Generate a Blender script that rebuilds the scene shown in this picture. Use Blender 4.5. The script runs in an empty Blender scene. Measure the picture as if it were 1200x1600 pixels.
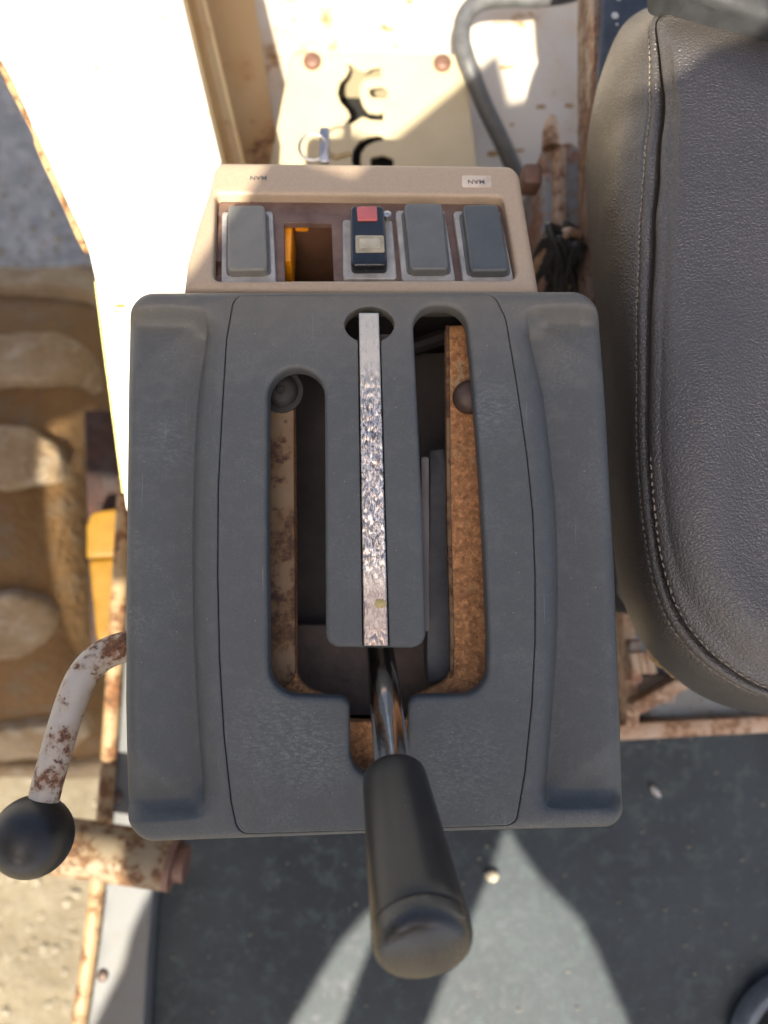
import bpy, bmesh, math, random
import numpy as np
from math import radians, sin, cos, tan, pi, sqrt
from mathutils import Vector, Matrix, Quaternion, noise
from mathutils.geometry import delaunay_2d_cdt

random.seed(7)
S = bpy.context.scene
COL = S.collection

# ------------------------------------------------------------------ camera, world, sun, exposure
CAM_Z, TILT, F = 0.86, radians(4.8), 1200.0          # metres, radians, focal length in photo pixels (1200x1600)
cd = bpy.data.cameras.new('camera')
cam = bpy.data.objects.new('camera', cd); COL.objects.link(cam)
cam.location = (0, 0, CAM_Z); cam.rotation_euler = (TILT, 0, 0)
cd.sensor_fit = 'VERTICAL'; cd.sensor_height = 36; cd.lens = 27
cd.clip_start = 0.01; cd.clip_end = 500
cd.dof.use_dof = True; cd.dof.focus_distance = 0.36; cd.dof.aperture_fstop = 6.0
S.camera = cam

SUN_EL, SUN_AZ = radians(57), radians(84)            # light travels up the page and a little to the right
L = Vector((cos(SUN_EL)*cos(SUN_AZ), cos(SUN_EL)*sin(SUN_AZ), -sin(SUN_EL)))
w = bpy.data.worlds.new('World'); S.world = w; w.use_nodes = True
wn = w.node_tree
sky = wn.nodes.new('ShaderNodeTexSky'); sky.sky_type = 'NISHITA'; sky.sun_disc = False
sky.sun_elevation = SUN_EL; sky.sun_rotation = math.atan2(-L.x, -L.y)
sky.dust_density = 4.5; sky.ozone_density = 0.0; sky.air_density = 0.65
wn.links.new(sky.outputs[0], wn.nodes['Background'].inputs[0])
wn.nodes['Background'].inputs[1].default_value = 0.085
sl = bpy.data.lights.new('sun', 'SUN'); sl.energy = 3.7; sl.angle = radians(0.53); sl.color = (1, .93, .80)
so = bpy.data.objects.new('sun', sl); COL.objects.link(so)
so.rotation_mode = 'QUATERNION'; so.rotation_quaternion = L.to_track_quat('-Z', 'Y'); so.location = (-1, -3, 4)
S.view_settings.view_transform = 'Standard'; S.view_settings.look = 'None'
S.view_settings.exposure = 1.85; S.view_settings.gamma = 1
S.cycles.use_denoising = True
S.cycles.max_bounces = 10; S.cycles.diffuse_bounces = 5
S.cycles.sample_clamp_indirect = 6

# ------------------------------------------------------------------ measuring helpers
RX = Matrix.Rotation(TILT, 3, 'X')
def ray(px, py): return RX @ Vector(((px-600)/F, -(py-800)/F, -1))
def P(px, py, z):
    d = ray(px, py); t = (z-CAM_Z)/d.z
    return Vector((d.x*t, d.y*t, z))
def Pd(px, py, dep):
    return Vector((0, 0, CAM_Z)) + ray(px, py)*dep
def mpp(z): return (CAM_Z-z)/F                        # metres per photo pixel at height z

def rpoly(pts, seg=8):
    """polygon (x, y[, r]) with rounded corners"""
    out = []; n = len(pts)
    for i in range(n):
        p = Vector(pts[i][:2]); r = pts[i][2] if len(pts[i]) > 2 else 0
        a = Vector(pts[i-1][:2])-p; b = Vector(pts[(i+1) % n][:2])-p
        if r <= 0: out.append(tuple(p)); continue
        la, lb = a.length, b.length; a.normalize(); b.normalize()
        ang = a.angle(b)
        t = min(r/tan(ang/2), la*.499, lb*.499)
        if abs(ang-pi) < .02: out.append(tuple(p)); continue
        p0, p1 = p+a*t, p+b*t
        rr = t*tan(ang/2); c = p+(a+b).normalized()*(rr/sin(ang/2))
        v0, v1 = p0-c, p1-c; th = v0.angle_signed(v1)
        for k in range(seg+1):
            q = -th*k/seg
            out.append((c.x+v0.x*cos(q)-v0.y*sin(q), c.y+v0.x*sin(q)+v0.y*cos(q)))
    return out
def catmull(pts, n=8, closed=False):
    pts = [np.array(p, float) for p in pts]; out = []; m = len(pts)
    rng = range(m if closed else m-1)
    for i in rng:
        if closed: p0, p1, p2, p3 = pts[i-1], pts[i], pts[(i+1) % m], pts[(i+2) % m]
        else:
            p1, p2 = pts[i], pts[i+1]
            p0 = pts[i-1] if i > 0 else 2*p1-p2
            p3 = pts[i+2] if i+2 < m else 2*p2-p1
        for k in range(n):
            t = k/n
            out.append(.5*((2*p1)+(-p0+p2)*t+(2*p0-5*p1+4*p2-p3)*t*t+(-p0+3*p1-3*p2+p3)*t**3))
    if not closed: out.append(pts[-1])
    return out
def resample(loop, step, closed=True):
    p = np.array(loop, float)
    if closed: p = np.vstack([p, p[:1]])
    out = []
    for a, b in zip(p[:-1], p[1:]):
        n = max(1, int(np.ceil(np.linalg.norm(b-a)/step)))
        for k in range(n): out.append(a+(b-a)*k/n)
    if not closed: out.append(p[-1])
    q = [out[0]]
    for v in out[1:]:
        if np.linalg.norm(v-q[-1]) > step*.25: q.append(v)
    if closed and np.linalg.norm(q[-1]-q[0]) < step*.25: q.pop()
    return np.array(q)
def inside(pts, loop):
    x, y = pts[:, 0], pts[:, 1]; c = np.zeros(len(pts), bool); q = np.array(loop); n = len(q)
    for i in range(n):
        x0, y0 = q[i-1]; x1, y1 = q[i]
        if y0 == y1: continue
        c ^= ((y0 > y) != (y1 > y)) & (x < (x1-x0)*(y-y0)/(y1-y0)+x0)
    return c
def dist(pts, loop, closed=True):
    q = np.array(loop); a = q if closed else q[:-1]; b = np.roll(q, -1, 0) if closed else q[1:]
    d = np.full(len(pts), 1e9)
    for i in range(0, len(pts), 3000):
        p = pts[i:i+3000, None, :]; ab = b-a
        t = np.clip(((p-a)*ab).sum(2)/np.maximum((ab*ab).sum(1), 1e-18), 0, 1)
        d[i:i+3000] = np.sqrt((((a+ab*t[..., None])-p)**2).sum(2)).min(1)
    return d
def sstep(a, b, x):
    t = np.clip((x-a)/(b-a), 0, 1); return t*t*(3-2*t)

# ------------------------------------------------------------------ scene helpers
def link(o, parent=None):
    COL.objects.link(o)
    if parent is not None: o.parent = parent
    return o
def wloc(p):
    v = Vector((0, 0, 0))
    while p is not None: v += p.location; p = p.parent
    return v
def tag(o, label=None, cat=None, group=None, kind=None):
    for k, v in (('label', label), ('category', cat), ('group', group), ('kind', kind)):
        if v: o[k] = v
    return o
def thing(name, loc, label, cat, group=None):
    o = bpy.data.objects.new(name, None); o.location = loc; o.empty_display_size = .02
    link(o); return tag(o, label, cat, group)
def mk(name, verts, faces, m, parent=None, smooth=35, loc=None):
    """verts in world coordinates"""
    off = wloc(parent) if parent is not None else (Vector(loc) if loc is not None else Vector((0, 0, 0)))
    me = bpy.data.meshes.new(name)
    me.from_pydata([(v[0]-off.x, v[1]-off.y, v[2]-off.z) for v in verts], [], [tuple(f) for f in faces])
    me.validate(); 
    bm = bmesh.new(); bm.from_mesh(me); bmesh.ops.recalc_face_normals(bm, faces=bm.faces) if len(bm.faces) < 60000 else None
    bm.to_mesh(me); bm.free()
    if smooth:
        me.shade_smooth(); me.set_sharp_from_angle(angle=radians(smooth))
    if m: me.materials.append(m)
    o = bpy.data.objects.new(name, me)
    if parent is None and loc is not None: o.location = loc
    return link(o, parent)
class MB:
    def __init__(s): s.v = []; s.f = []
    def add(s, v, f):
        k = len(s.v); s.v += [tuple(x) for x in v]; s.f += [tuple(i+k for i in q) for q in f]; return s
    def build(s, name, m, parent=None, smooth=35, loc=None): return mk(name, s.v, s.f, m, parent, smooth, loc)
def box_vf(c, size, bevel=0, mat=None, seg=2):
    bm = bmesh.new(); bmesh.ops.create_cube(bm, size=1)
    for v in bm.verts: v.co = Vector((v.co.x*size[0], v.co.y*size[1], v.co.z*size[2]))
    if bevel: bmesh.ops.bevel(bm, geom=bm.edges[:], offset=bevel, segments=seg, profile=.5, affect='EDGES')
    M_ = Matrix.Translation(c) @ (mat.to_4x4() if mat else Matrix.Identity(4))
    bm.transform(M_); bm.verts.index_update()
    r = [tuple(v.co) for v in bm.verts], [[v.index for v in f.verts] for f in bm.faces]
    bm.free(); return r
def frame(d):
    d = Vector(d).normalized(); u = d.orthogonal().normalized(); return u, d.cross(u), d
def tube_vf(path, r, n=12, cap=True):
    path = [Vector(p) for p in path]; rs = r if hasattr(r, '__len__') else [r]*len(path)
    v = []; f = []; u = None
    for i, p in enumerate(path):
        d = (path[min(i+1, len(path)-1)]-path[max(i-1, 0)]).normalized()
        if u is None: u = d.orthogonal().normalized()
        u = (u-d*u.dot(d)).normalized(); w_ = d.cross(u)
        for k in range(n):
            a = 2*pi*k/n; v.append(p+(u*cos(a)+w_*sin(a))*rs[i])
    for i in range(len(path)-1):
        for k in range(n):
            f.append((i*n+k, i*n+(k+1) % n, (i+1)*n+(k+1) % n, (i+1)*n+k))
    if cap: f.append(tuple(range(n))[::-1]); f.append(tuple((len(path)-1)*n+k for k in range(n)))
    return v, f
def lathe_vf(o, axis, prof, n=32):
    """prof = (distance along axis, radius)"""
    u, w_, d = frame(axis); o = Vector(o); v = []; f = []
    for (h, r) in prof:
        for k in range(n):
            a = 2*pi*k/n; v.append(o+d*h+(u*cos(a)+w_*sin(a))*max(r, 1e-5))
    for i in range(len(prof)-1):
        for k in range(n): f.append((i*n+k, i*n+(k+1) % n, (i+1)*n+(k+1) % n, (i+1)*n+k))
    f.append(tuple(range(n))[::-1]); f.append(tuple((len(prof)-1)*n+k for k in range(n)))
    return v, f
def rock_vf(c, r, seed, sub=1, flat=.7):
    bm = bmesh.new(); bmesh.ops.create_icosphere(bm, subdivisions=sub, radius=1)
    for v in bm.verts:
        k = 1+.35*noise.noise(v.co*1.3+Vector((seed*3.1, seed*1.7, 0))); v.co = Vector((v.co.x*k*r*1.2, v.co.y*k*r, v.co.z*k*r*flat))+Vector(c)
    bm.verts.index_update()
    q = [tuple(v.co) for v in bm.verts], [[v.index for v in f.verts] for f in bm.faces]; bm.free(); return q

def sheet(loops, rs, step, to3, thick=.01, hfun=None, bstep=None, rings=(.12, .35, .65, 1.0), back=False, feat=None):
    """surface with exact outline, holes, filleted edges and walls. loops[0] = outline, others holes, in plane coordinates"""
    bstep = bstep or step*.6
    loops = [resample(l, bstep) for l in loops]
    pts = []; edges = []; ln = []
    for l in loops:
        k = len(pts); pts += [tuple(p) for p in l]; edges += [(k+i, k+(i+1) % len(l)) for i in range(len(l))]; ln.append((k, len(l)))
    extra = []
    for li, l in enumerate(loops):
        r = rs[li]
        if r <= 0: continue
        x, y = l[:, 0], l[:, 1]
        area = .5*np.sum(x*np.roll(y, -1)-np.roll(x, -1)*y); sg = 1 if area > 0 else -1
        if li: sg = -sg
        t = np.roll(l, -1, 0)-np.roll(l, 1, 0); t /= np.maximum(np.linalg.norm(t, axis=1, keepdims=True), 1e-12)
        nrm = np.stack([-t[:, 1], t[:, 0]], 1)*sg
        for fr in rings:
            q = l+nrm*(r*fr)
            ok = dist(q, l) > r*fr*.93
            for lj, l2 in enumerate(loops):
                if lj != li: ok &= dist(q, l2) > bstep*.5
            extra.append(q[ok])
    lo, hi = loops[0].min(0), loops[0].max(0)
    gx = np.arange(lo[0]+step*.5, hi[0], step); gy = np.arange(lo[1]+step*.5, hi[1], step)
    g = np.array([(a+(step*.5 if j % 2 else 0), b) for j, b in enumerate(gy) for a in gx])
    if len(g):
        ok = inside(g, loops[0])
        for li, l in enumerate(loops):
            if li: ok &= ~inside(g, l)
            ok &= dist(g, l) > max(rs[li]*1.1, bstep*.7)
        if feat is not None:
            for l_, ds_ in feat: ok &= dist(g, l_) > ds_
        extra.append(g[ok])
    if feat is not None:
        for l_, ds_ in feat:
            q = np.array(l_); ok = inside(q, loops[0])
            for li, l in enumerate(loops):
                if li: ok &= ~inside(q, l)
                ok &= dist(q, l) > max(rs[li]*1.05, bstep*.5)
            extra.append(q[ok])
    ex = np.vstack(extra) if extra else np.zeros((0, 2))
    allp = [Vector(p) for p in pts]+[Vector(p) for p in ex]
    V, E, Fc, ov, oe, of = delaunay_2d_cdt(allp, edges, [], 0, 1e-7)
    V = np.array([(v.x, v.y) for v in V]); T = np.array([f for f in Fc if len(f) == 3])
    c = V[T].mean(1); keep = inside(c, loops[0])
    for l in loops[1:]: keep &= ~inside(c, l)
    T = T[keep]
    z = np.zeros(len(V))
    for li, l in enumerate(loops):
        r = rs[li]
        if r <= 0: continue
        d = dist(V, l); dd = np.clip(d, 0, r); z -= np.where(d < r, r-np.sqrt(np.maximum(r*r-(r-dd)**2, 0)), 0)
    z = np.maximum(z, -max(max(rs), 1e-9)*1.0)
    if hfun is not None: z = z+hfun(V)
    used = np.zeros(len(V), bool); used[T.ravel()] = True
    verts = [to3(V[i, 0], V[i, 1], z[i]) for i in range(len(V))]
    faces = [tuple(t) for t in T]
    # walls
    key = {(round(v[0], 6), round(v[1], 6)): i for i, v in enumerate(V)}
    for (k, n) in ln:
        idx = [key.get((round(pts[k+i][0], 6), round(pts[k+i][1], 6))) for i in range(n)]
        idx = [i for i in idx if i is not None]
        b0 = len(verts)
        for i in idx: verts.append(to3(V[i, 0], V[i, 1], min(z[i], 0)-thick))
        m_ = len(idx)
        for i in range(m_): faces.append((idx[i], idx[(i+1) % m_], b0+(i+1) % m_, b0+i))
    if back:
        b0 = len(verts)
        verts += [to3(V[i, 0], V[i, 1], -thick) for i in range(len(V))]
        faces += [tuple(b0+i for i in t)[::-1] for t in T]
    return verts, faces
def flat_to3(z): return lambda x, y, h: (x, y, z+h)
def px_loop(pts, z): return [tuple(P(x, y, z)[:2]) for x, y in pts]

# ------------------------------------------------------------------ materials
class Mat:
    def __init__(s, name, base=(.5, .5, .5), rough=.5, metal=0, spec=.5):
        s.m = bpy.data.materials.new(name); s.m.use_nodes = True; s.t = s.m.node_tree
        s.b = s.t.nodes['Principled BSDF']; s.tc = s.t.nodes.new('ShaderNodeTexCoord')
        s.b.inputs['Base Color'].default_value = (*base, 1); s.b.inputs['Roughness'].default_value = rough
        s.b.inputs['Metallic'].default_value = metal; s.b.inputs['Specular IOR Level'].default_value = spec
        s.lastn = None
    def n(s, typ, **kw):
        x = s.t.nodes.new(typ)
        for k, v in kw.items(): setattr(x, k, v)
        return x
    def put(s, sock, v):
        if isinstance(v, bpy.types.NodeSocket): s.t.links.new(v, sock)
        elif isinstance(v, tuple) and len(v) == 3 and sock.type == 'RGBA': sock.default_value = (*v, 1)
        else: sock.default_value = v
    def co(s, scale=(1, 1, 1), rot=(0, 0, 0), loc=(0, 0, 0)):
        m = s.n('ShaderNodeMapping'); s.t.links.new(s.tc.outputs['Object'], m.inputs[0])
        m.inputs['Scale'].default_value = scale; m.inputs['Rotation'].default_value = rot; m.inputs['Location'].default_value = loc
        return m.outputs[0]
    def noise(s, scale, detail=4, rough=.55, co=None, dist=0, color=False):
        x = s.n('ShaderNodeTexNoise'); x.inputs['Scale'].default_value = scale; x.inputs['Detail'].default_value = detail
        x.inputs['Roughness'].default_value = rough; x.inputs['Distortion'].default_value = dist
        s.t.links.new(co or s.tc.outputs['Object'], x.inputs['Vector']); return x.outputs['Color' if color else 'Fac']
    def voro(s, scale, feature='F1', co=None, out='Distance', rnd=1):
        x = s.n('ShaderNodeTexVoronoi', feature=feature); x.inputs['Scale'].default_value = scale
        if 'Randomness' in x.inputs: x.inputs['Randomness'].default_value = rnd
        s.t.links.new(co or s.tc.outputs['Object'], x.inputs['Vector']); return x.outputs[out]
    def range(s, v, a, b, c=0, d=1):
        x = s.n('ShaderNodeMapRange'); x.clamp = True
        for i, q in enumerate((v, a, b, c, d)): s.put(x.inputs[i], q)
        return x.outputs[0]
    def math(s, op, a, b=0):
        x = s.n('ShaderNodeMath', operation=op); s.put(x.inputs[0], a); s.put(x.inputs[1], b); return x.outputs[0]
    def mix(s, f, a, b, blend='MIX'):
        x = s.n('ShaderNodeMix', data_type='RGBA', blend_type=blend)
        s.put(x.inputs[0], f); s.put(x.inputs[6], a); s.put(x.inputs[7], b); return x.outputs[2]
    def sep(s):
        x = s.n('ShaderNodeSeparateXYZ'); s.t.links.new(s.tc.outputs['Object'], x.inputs[0]); return x.outputs
    def base(s, v): s.put(s.b.inputs['Base Color'], v); return s
    def rough(s, v): s.put(s.b.inputs['Roughness'], v); return s
    def metal(s, v): s.put(s.b.inputs['Metallic'], v); return s
    def bump(s, h, distance=.0005, strength=1):
        x = s.n('ShaderNodeBump'); x.inputs['Distance'].default_value = distance; x.inputs['Strength'].default_value = strength
        s.t.links.new(h, x.inputs['Height'])
        if s.lastn is not None: s.t.links.new(s.lastn, x.inputs['Normal'])
        s.lastn = x.outputs[0]; s.t.links.new(s.lastn, s.b.inputs['Normal']); return s

def plastic(name, base, dustc=(.20, .19, .17)):
    m = Mat(name, base, .5, 0, .38)
    big = m.noise(9, 5, .6); fine = m.noise(900, 2, .7); mid = m.noise(120, 4, .7)
    c = m.mix(m.range(big, .35, .7, 0, .25), base, tuple(min(1, x*1.35) for x in base))
    c = m.mix(m.range(mid, .5, .8, 0, .2), c, dustc)
    c = m.mix(m.range(fine, .54, .78, 0, .4), c, tuple(x*1.9 for x in base)); c = m.mix(m.range(m.noise(1500, 2, .6), .55, .75, 0, .3), c, tuple(x*.6 for x in base))
    # scuffs, scratches and specks
    for rot, sc, th in ((.5, (1500, 25, 60), .735), (-1.2, (1300, 22, 60), .745), (2.3, (1100, 18, 60), .745)):
        s_ = m.noise(1, 2, .5, m.co(sc, (0, 0, rot)))
        c = m.mix(m.range(s_, th, th+.06, 0, .35), c, (.30, .31, .32))
    scuff = m.math('MULTIPLY', m.range(m.noise(22, 3), .54, .72), m.range(m.noise(700, 3, .8), .45, .7))
    c = m.mix(m.math('MULTIPLY', scuff, .32), c, (.25, .28, .28))
    for (px_, py_, rr) in ((440, 1150, .032), (500, 1190, .02), (760, 640, .022), (260, 690, .02), (720, 1190, .03)):
        q_ = P(px_, py_, .5); vm = m.n('ShaderNodeVectorMath', operation='DISTANCE'); m.t.links.new(m.tc.outputs['Object'], vm.inputs[0]); vm.inputs[1].default_value = q_
        k_ = m.math('MULTIPLY', m.range(vm.outputs['Value'], rr*.3, rr, 1, 0), m.range(m.noise(1, 4, .8, m.co((300, 700, 300), (0, 0, .6))), .46, .70))
        c = m.mix(m.math('MULTIPLY', k_, .42), c, (.23, .25, .26))
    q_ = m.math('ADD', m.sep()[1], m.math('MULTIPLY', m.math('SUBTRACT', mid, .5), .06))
    c = m.mix(m.range(q_, P(600, 620, .5).y, P(600, 455, .5).y, 0, .55), c, (.150, .132, .105))  # warm bounce light painted in along the top edge
    sp = m.voro(170); c = m.mix(m.range(sp, .03, .05, .7, 0), c, (.34, .33, .30))
    m.base(c); m.rough(m.range(big, .3, .7, .46, .60))
    m.bump(fine, .00012, .9); m.bump(mid, .0002, .5)
    return m.m
def rusty(name, paint, rust=(.23, .095, .035), dark=(.06, .03, .02), amount=.5, scale=40, rough=.55, metal=0, spots=True, scratch=0):
    m = Mat(name, paint, rough)
    n1 = m.noise(scale, 8, .65); n2 = m.noise(scale*4, 6, .7); n3 = m.noise(scale*.3, 3)
    a = 1-amount
    paint2 = m.mix(m.range(n3, .3, .7, 0, .5), paint, tuple(x*y for x, y in zip(paint, (.88, .8, .68))))
    mask = m.range(m.math('ADD', m.math('MULTIPLY', n1, .75), m.math('MULTIPLY', n2, .25)), a-.02, a+.05)
    halo = m.range(n1, a-.13, a+.02, 0, .5)
    c = m.mix(halo, paint2, tuple(x*y for x, y in zip(paint, (.85, .62, .36))))
    rc = m.mix(m.range(n2, .35, .65), rust, dark)
    rc = m.mix(m.range(m.noise(scale*9, 3), .5, .75, 0, .6), rc, tuple(min(1, x*1.8) for x in rust))
    c = m.mix(mask, c, rc)
    if spots:
        v = m.voro(scale*3.2); c = m.mix(m.range(v, .10, .17, .8, 0), c, dark)
    m.base(c); m.rough(m.range(mask, 0, 1, rough, .85)); m.bump(m.math('ADD', mask, m.math('MULTIPLY', n2, .6)), .0004, .6)
    return m.m

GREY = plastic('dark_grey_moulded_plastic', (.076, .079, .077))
CREAM = Mat('cream_plastic', (.50, .40, .27), .5)
_n = CREAM.noise(600, 3, .7); CREAM.base(CREAM.mix(CREAM.range(_n, .4, .7, 0, .4), (.42, .31, .205), (.31, .225, .15)))
CREAM.bump(_n, .0001, .8); CREAM = CREAM.m
BROWN = Mat('brown_panel', (.12, .07, .05), .5); _n = BROWN.noise(60, 6, .7)
BROWN.base(BROWN.mix(BROWN.range(_n, .35, .7), (.105, .058, .042), (.20, .125, .09))); BROWN.bump(_n, .0002, .5); BROWN = BROWN.m
def simple(name, base, rough=.5, metal=0, var=.3, scale=80, bump=.0001, spec=.5):
    m = Mat(name, base, rough, metal, spec); n_ = m.noise(scale, 5, .65)
    m.base(m.mix(m.range(n_, .3, .72), tuple(x*(1-var) for x in base), tuple(min(1, x*(1+var)) for x in base)))
    m.rough(m.range(n_, .3, .7, rough*.85, min(1, rough*1.2)))
    if bump: m.bump(m.noise(scale*8, 3), bump, .7)
    return m.m
BEZEL = simple('pale_grey_bezel', (.33, .31, .28), .45)
ROCKER1 = simple('faded_grey_rocker', (.17, .16, .135), .5, var=.12)
ROCKER2 = simple('grey_rocker', (.115, .115, .105), .45, var=.12)
ROCKER3 = simple('charcoal_rocker', (.07, .074, .072), .42, var=.15)
BLACKP = simple('black_plastic', (.014, .015, .018), .2)
REDP = simple('red_lens', (.48, .11, .10), .35, var=.15)
AMBERW = simple('yellowed_window', (.34, .29, .19), .3, var=.3, scale=200)
ORANGE = simple('orange_glow', (.90, .30, .008), .4, var=.15)
INNER = simple('dusty_brown_inside', (.22, .165, .13), .8)
DEEP = simple('dusty_dark_steel', (.14, .115, .10), .7, scale=30)
BLACKST = simple('near_black_steel', (.020, .016, .013), .6)  # near-black, darker than the other console steel
GATE = rusty('rusted_cream_steel', (.46, .33, .18), (.50, .235, .09), (.20, .085, .035), amount=.62, scale=55)
GATE2 = rusty('dimmed_stained_steel', (.19, .12, .058), (.12, .06, .025), (.06, .03, .02), amount=.48, scale=40)  # darker gate steel, shadow painted in along with the stain
CHROME = Mat('worn_chrome', (.86, .85, .83), .13, 1); _n = CHROME.noise(1, 3, .6, CHROME.co((900, 900, 25)))
CHROME.rough(CHROME.range(_n, .3, .7, .07, .20)); CHROME.bump(_n, .00006, .6); CHROME = CHROME.m
KNOB = Mat('satin_black_knob', (.08, .07, .07), .33, 0, .38); _n = KNOB.noise(35, 4)
KNOB.rough(KNOB.range(_n, .3, .7, .27, .36)); _v = KNOB.voro(210)
KNOB.base(KNOB.mix(KNOB.range(_v, .02, .05, .8, 0), KNOB.mix(KNOB.range(_n, .4, .7), (.017, .016, .016), (.026, .0245, .0245)), (.3, .3, .3))); KNOB = KNOB.m
CAPM = simple('glossy_black_cap', (.022, .022, .0215), .27, var=.3, scale=60, bump=.00004)
# crumpled indicator strip
ZP0 = .50
STRIP = Mat('crinkled_silver_strip', (.80, .79, .78), .12, 1)
_s = STRIP.sep(); _y = _s[1]
_a = STRIP.noise(1, 4, .7, STRIP.co((760, 330, 400)), dist=1.5); _b = STRIP.noise(1, 3, .6, STRIP.co((900, 300, 300)))
_pat = STRIP.mix(STRIP.range(_a, .42, .56), (.22, .18, .15), (.88, .79, .70))
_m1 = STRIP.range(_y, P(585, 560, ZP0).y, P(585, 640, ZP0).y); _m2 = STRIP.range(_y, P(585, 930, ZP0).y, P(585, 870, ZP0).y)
STRIP.base(STRIP.mix(STRIP.math('MULTIPLY', _m1, STRIP.range(_m2, 0, 1, .25, 1)), STRIP.mix(_m2, (.34, .27, .23), (.80, .69, .53)), _pat))  # brown low end, cream top and flecks are reflections painted into the colour
STRIP.rough(STRIP.range(_b, .3, .7, .24, .40)); STRIP = STRIP.m
WHITE = rusty('cream_white_paint', (.80, .76, .66), (.35, .16, .06), (.16, .08, .04), amount=.335, scale=45, rough=.45, spots=False)
WALLP = rusty('tan_stained_paint', (.56, .38, .17), (.28, .13, .05), (.12, .06, .03), amount=.40, scale=12, rough=.5, spots=False)
EDGE = rusty('rusted_edge', (.36, .26, .14), (.22, .09, .03), (.09, .045, .02), amount=.50, scale=30)
YELLOW = simple('pale_yellow_paint', (.46, .385, .24), .5, var=.07, scale=30)
DECK = rusty('grey_white_deck_paint', (.52, .47, .39), (.40, .22, .08), (.22, .12, .05), amount=.39, scale=11, rough=.5, spots=False)
RUSTY = rusty('heavily_rusted_steel', (.24, .25, .26), (.33, .17, .10), (.15, .08, .055), amount=.51, scale=22, spots=False)
RUST2 = rusty('rust_brown_bar', (.42, .31, .22), (.29, .16, .09), (.14, .075, .045), amount=.47, scale=35)
BOLT = simple('brown_bolt', (.10, .065, .05), .5, .3, var=.35, scale=120)
BOLT2 = simple('copper_rust_bolt', (.17, .09, .06), .55, .2, var=.35, scale=120)
PIPE = rusty('rust_streaked_pipe', (.25, .205, .135), (.19, .09, .028), (.07, .035, .018), amount=.50, scale=30, rough=.6, spots=False)
ARM = rusty('chipped_white_tube', (.46, .43, .40), (.27, .12, .05), (.075, .04, .035), amount=.47, scale=60, rough=.4)
BALL = simple('matt_black_ball', (.016, .015, .015), .38, var=.3)
SILL = rusty('pale_grey_sill_paint', (.125, .13, .13), (.34, .16, .07), (.14, .07, .04), amount=.33, scale=20, rough=.5, spots=False)
FLOORM = Mat('worn_teal_grey_floor', (.1, .11, .11), .5, 0, .22)
_n = FLOORM.noise(7, 6, .6); _m = FLOORM.noise(45, 6, .7); _k = FLOORM.noise(160, 4, .7)
_c = FLOORM.mix(FLOORM.range(_n, .42, .60), (.022, .029, .034), (.032, .042, .047))
_c = FLOORM.mix(FLOORM.range(_m, .50, .62, 0, .8), _c, (.056, .072, .072))
_c = FLOORM.mix(FLOORM.range(_k, .62, .75, 0, .6), _c, (.12, .12, .105))
_c = FLOORM.mix(FLOORM.range(FLOORM.noise(1, 2, .5, FLOORM.co((40, 500, 40), (0, 0, -.35))), .68, .74, 0, .5), _c, (.13, .14, .135))
_c = FLOORM.mix(FLOORM.range(FLOORM.noise(95, 2), .74, .80, 0, .6), _c, (.19, .17, .13))
FLOORM.base(_c); FLOORM.rough(FLOORM.range(_m, .3, .7, .42, .65)); FLOORM.bump(_m, .0009, .5); FLOORM = FLOORM.m
LEATH = Mat('black_grained_leather', (.05, .05, .05), .38, 0, .85)
_w = LEATH.n('ShaderNodeVectorMath', operation='ADD')
_nc = LEATH.noise(500, 2, .5, color=True); _ws = LEATH.n('ShaderNodeVectorMath', operation='SCALE'); LEATH.t.links.new(_nc, _ws.inputs[0]); _ws.inputs[3].default_value = .0007
LEATH.t.links.new(LEATH.tc.outputs['Object'], _w.inputs[0]); LEATH.t.links.new(_ws.outputs[0], _w.inputs[1])
_v = LEATH.voro(480, 'DISTANCE_TO_EDGE', _w.outputs[0]); _v2 = LEATH.voro(900, 'DISTANCE_TO_EDGE', _w.outputs[0])
_h = LEATH.math('ADD', LEATH.range(_v, 0, .25), LEATH.math('MULTIPLY', LEATH.range(_v2, 0, .25), .4))
_n = LEATH.noise(8, 4)
LEATH.base(LEATH.mix(LEATH.range(_n, .3, .7), (.046, .040, .035), (.064, .055, .048)))
LEATH.rough(LEATH.range(_n, .3, .7, .27, .40)); LEATH.bump(_h, .0004, .6); LEATH = LEATH.m
LEATH2 = simple('dull_black_vinyl', (.022, .022, .022), .75)
THREAD = simple('tan_thread', (.24, .20, .155), .7)
RUBBER = simple('black_rubber', (.028, .028, .027), .6)
HOSE = simple('grey_rubber_hose', (.09, .09, .088), .5)
BLUEP = simple('dark_blue_grey_paint', (.07, .08, .095), .4)
SILVER = simple('dull_silver_metal', (.55, .52, .48), .3, 1)
CHASY = simple('yellow_machine_paint', (.24, .12, .004), .5, var=.25, scale=25)
def mud(name, a, b, c, sc):
    m = Mat(name, a, .9); n1 = m.noise(sc, 6, .65); n2 = m.noise(sc*3.3, 6, .7); n3 = m.noise(sc*12, 3)
    k = m.mix(m.range(n1, .38, .62), a, b); k = m.mix(m.range(n2, .50, .66, 0, .8), k, c); k = m.mix(m.range(n3, .55, .75, 0, .4), k, tuple(x*.5 for x in a))
    m.base(k); m.bump(n2, .010, .8); m.bump(n3, .004, .8); return m.m
MUDT = mud('muddy_tyre_rubber', (.14, .075, .024), (.18, .10, .036), (.15, .115, .075), 8)
LUGM = mud('dusty_tread', (.31, .23, .14), (.20, .13, .06), (.37, .31, .23), 7)
GROUND = Mat('gravelly_dirt', (.4, .35, .28), .95)
_n = GROUND.noise(3, 6, .6); _m = GROUND.noise(28, 8, .7); _k = GROUND.noise(110, 4, .7)
_c = GROUND.mix(GROUND.range(_n, .35, .65), (.24, .195, .12), (.34, .28, .18))
_c = GROUND.mix(GROUND.range(_m, .45, .65, 0, .6), _c, (.36, .315, .23))
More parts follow.
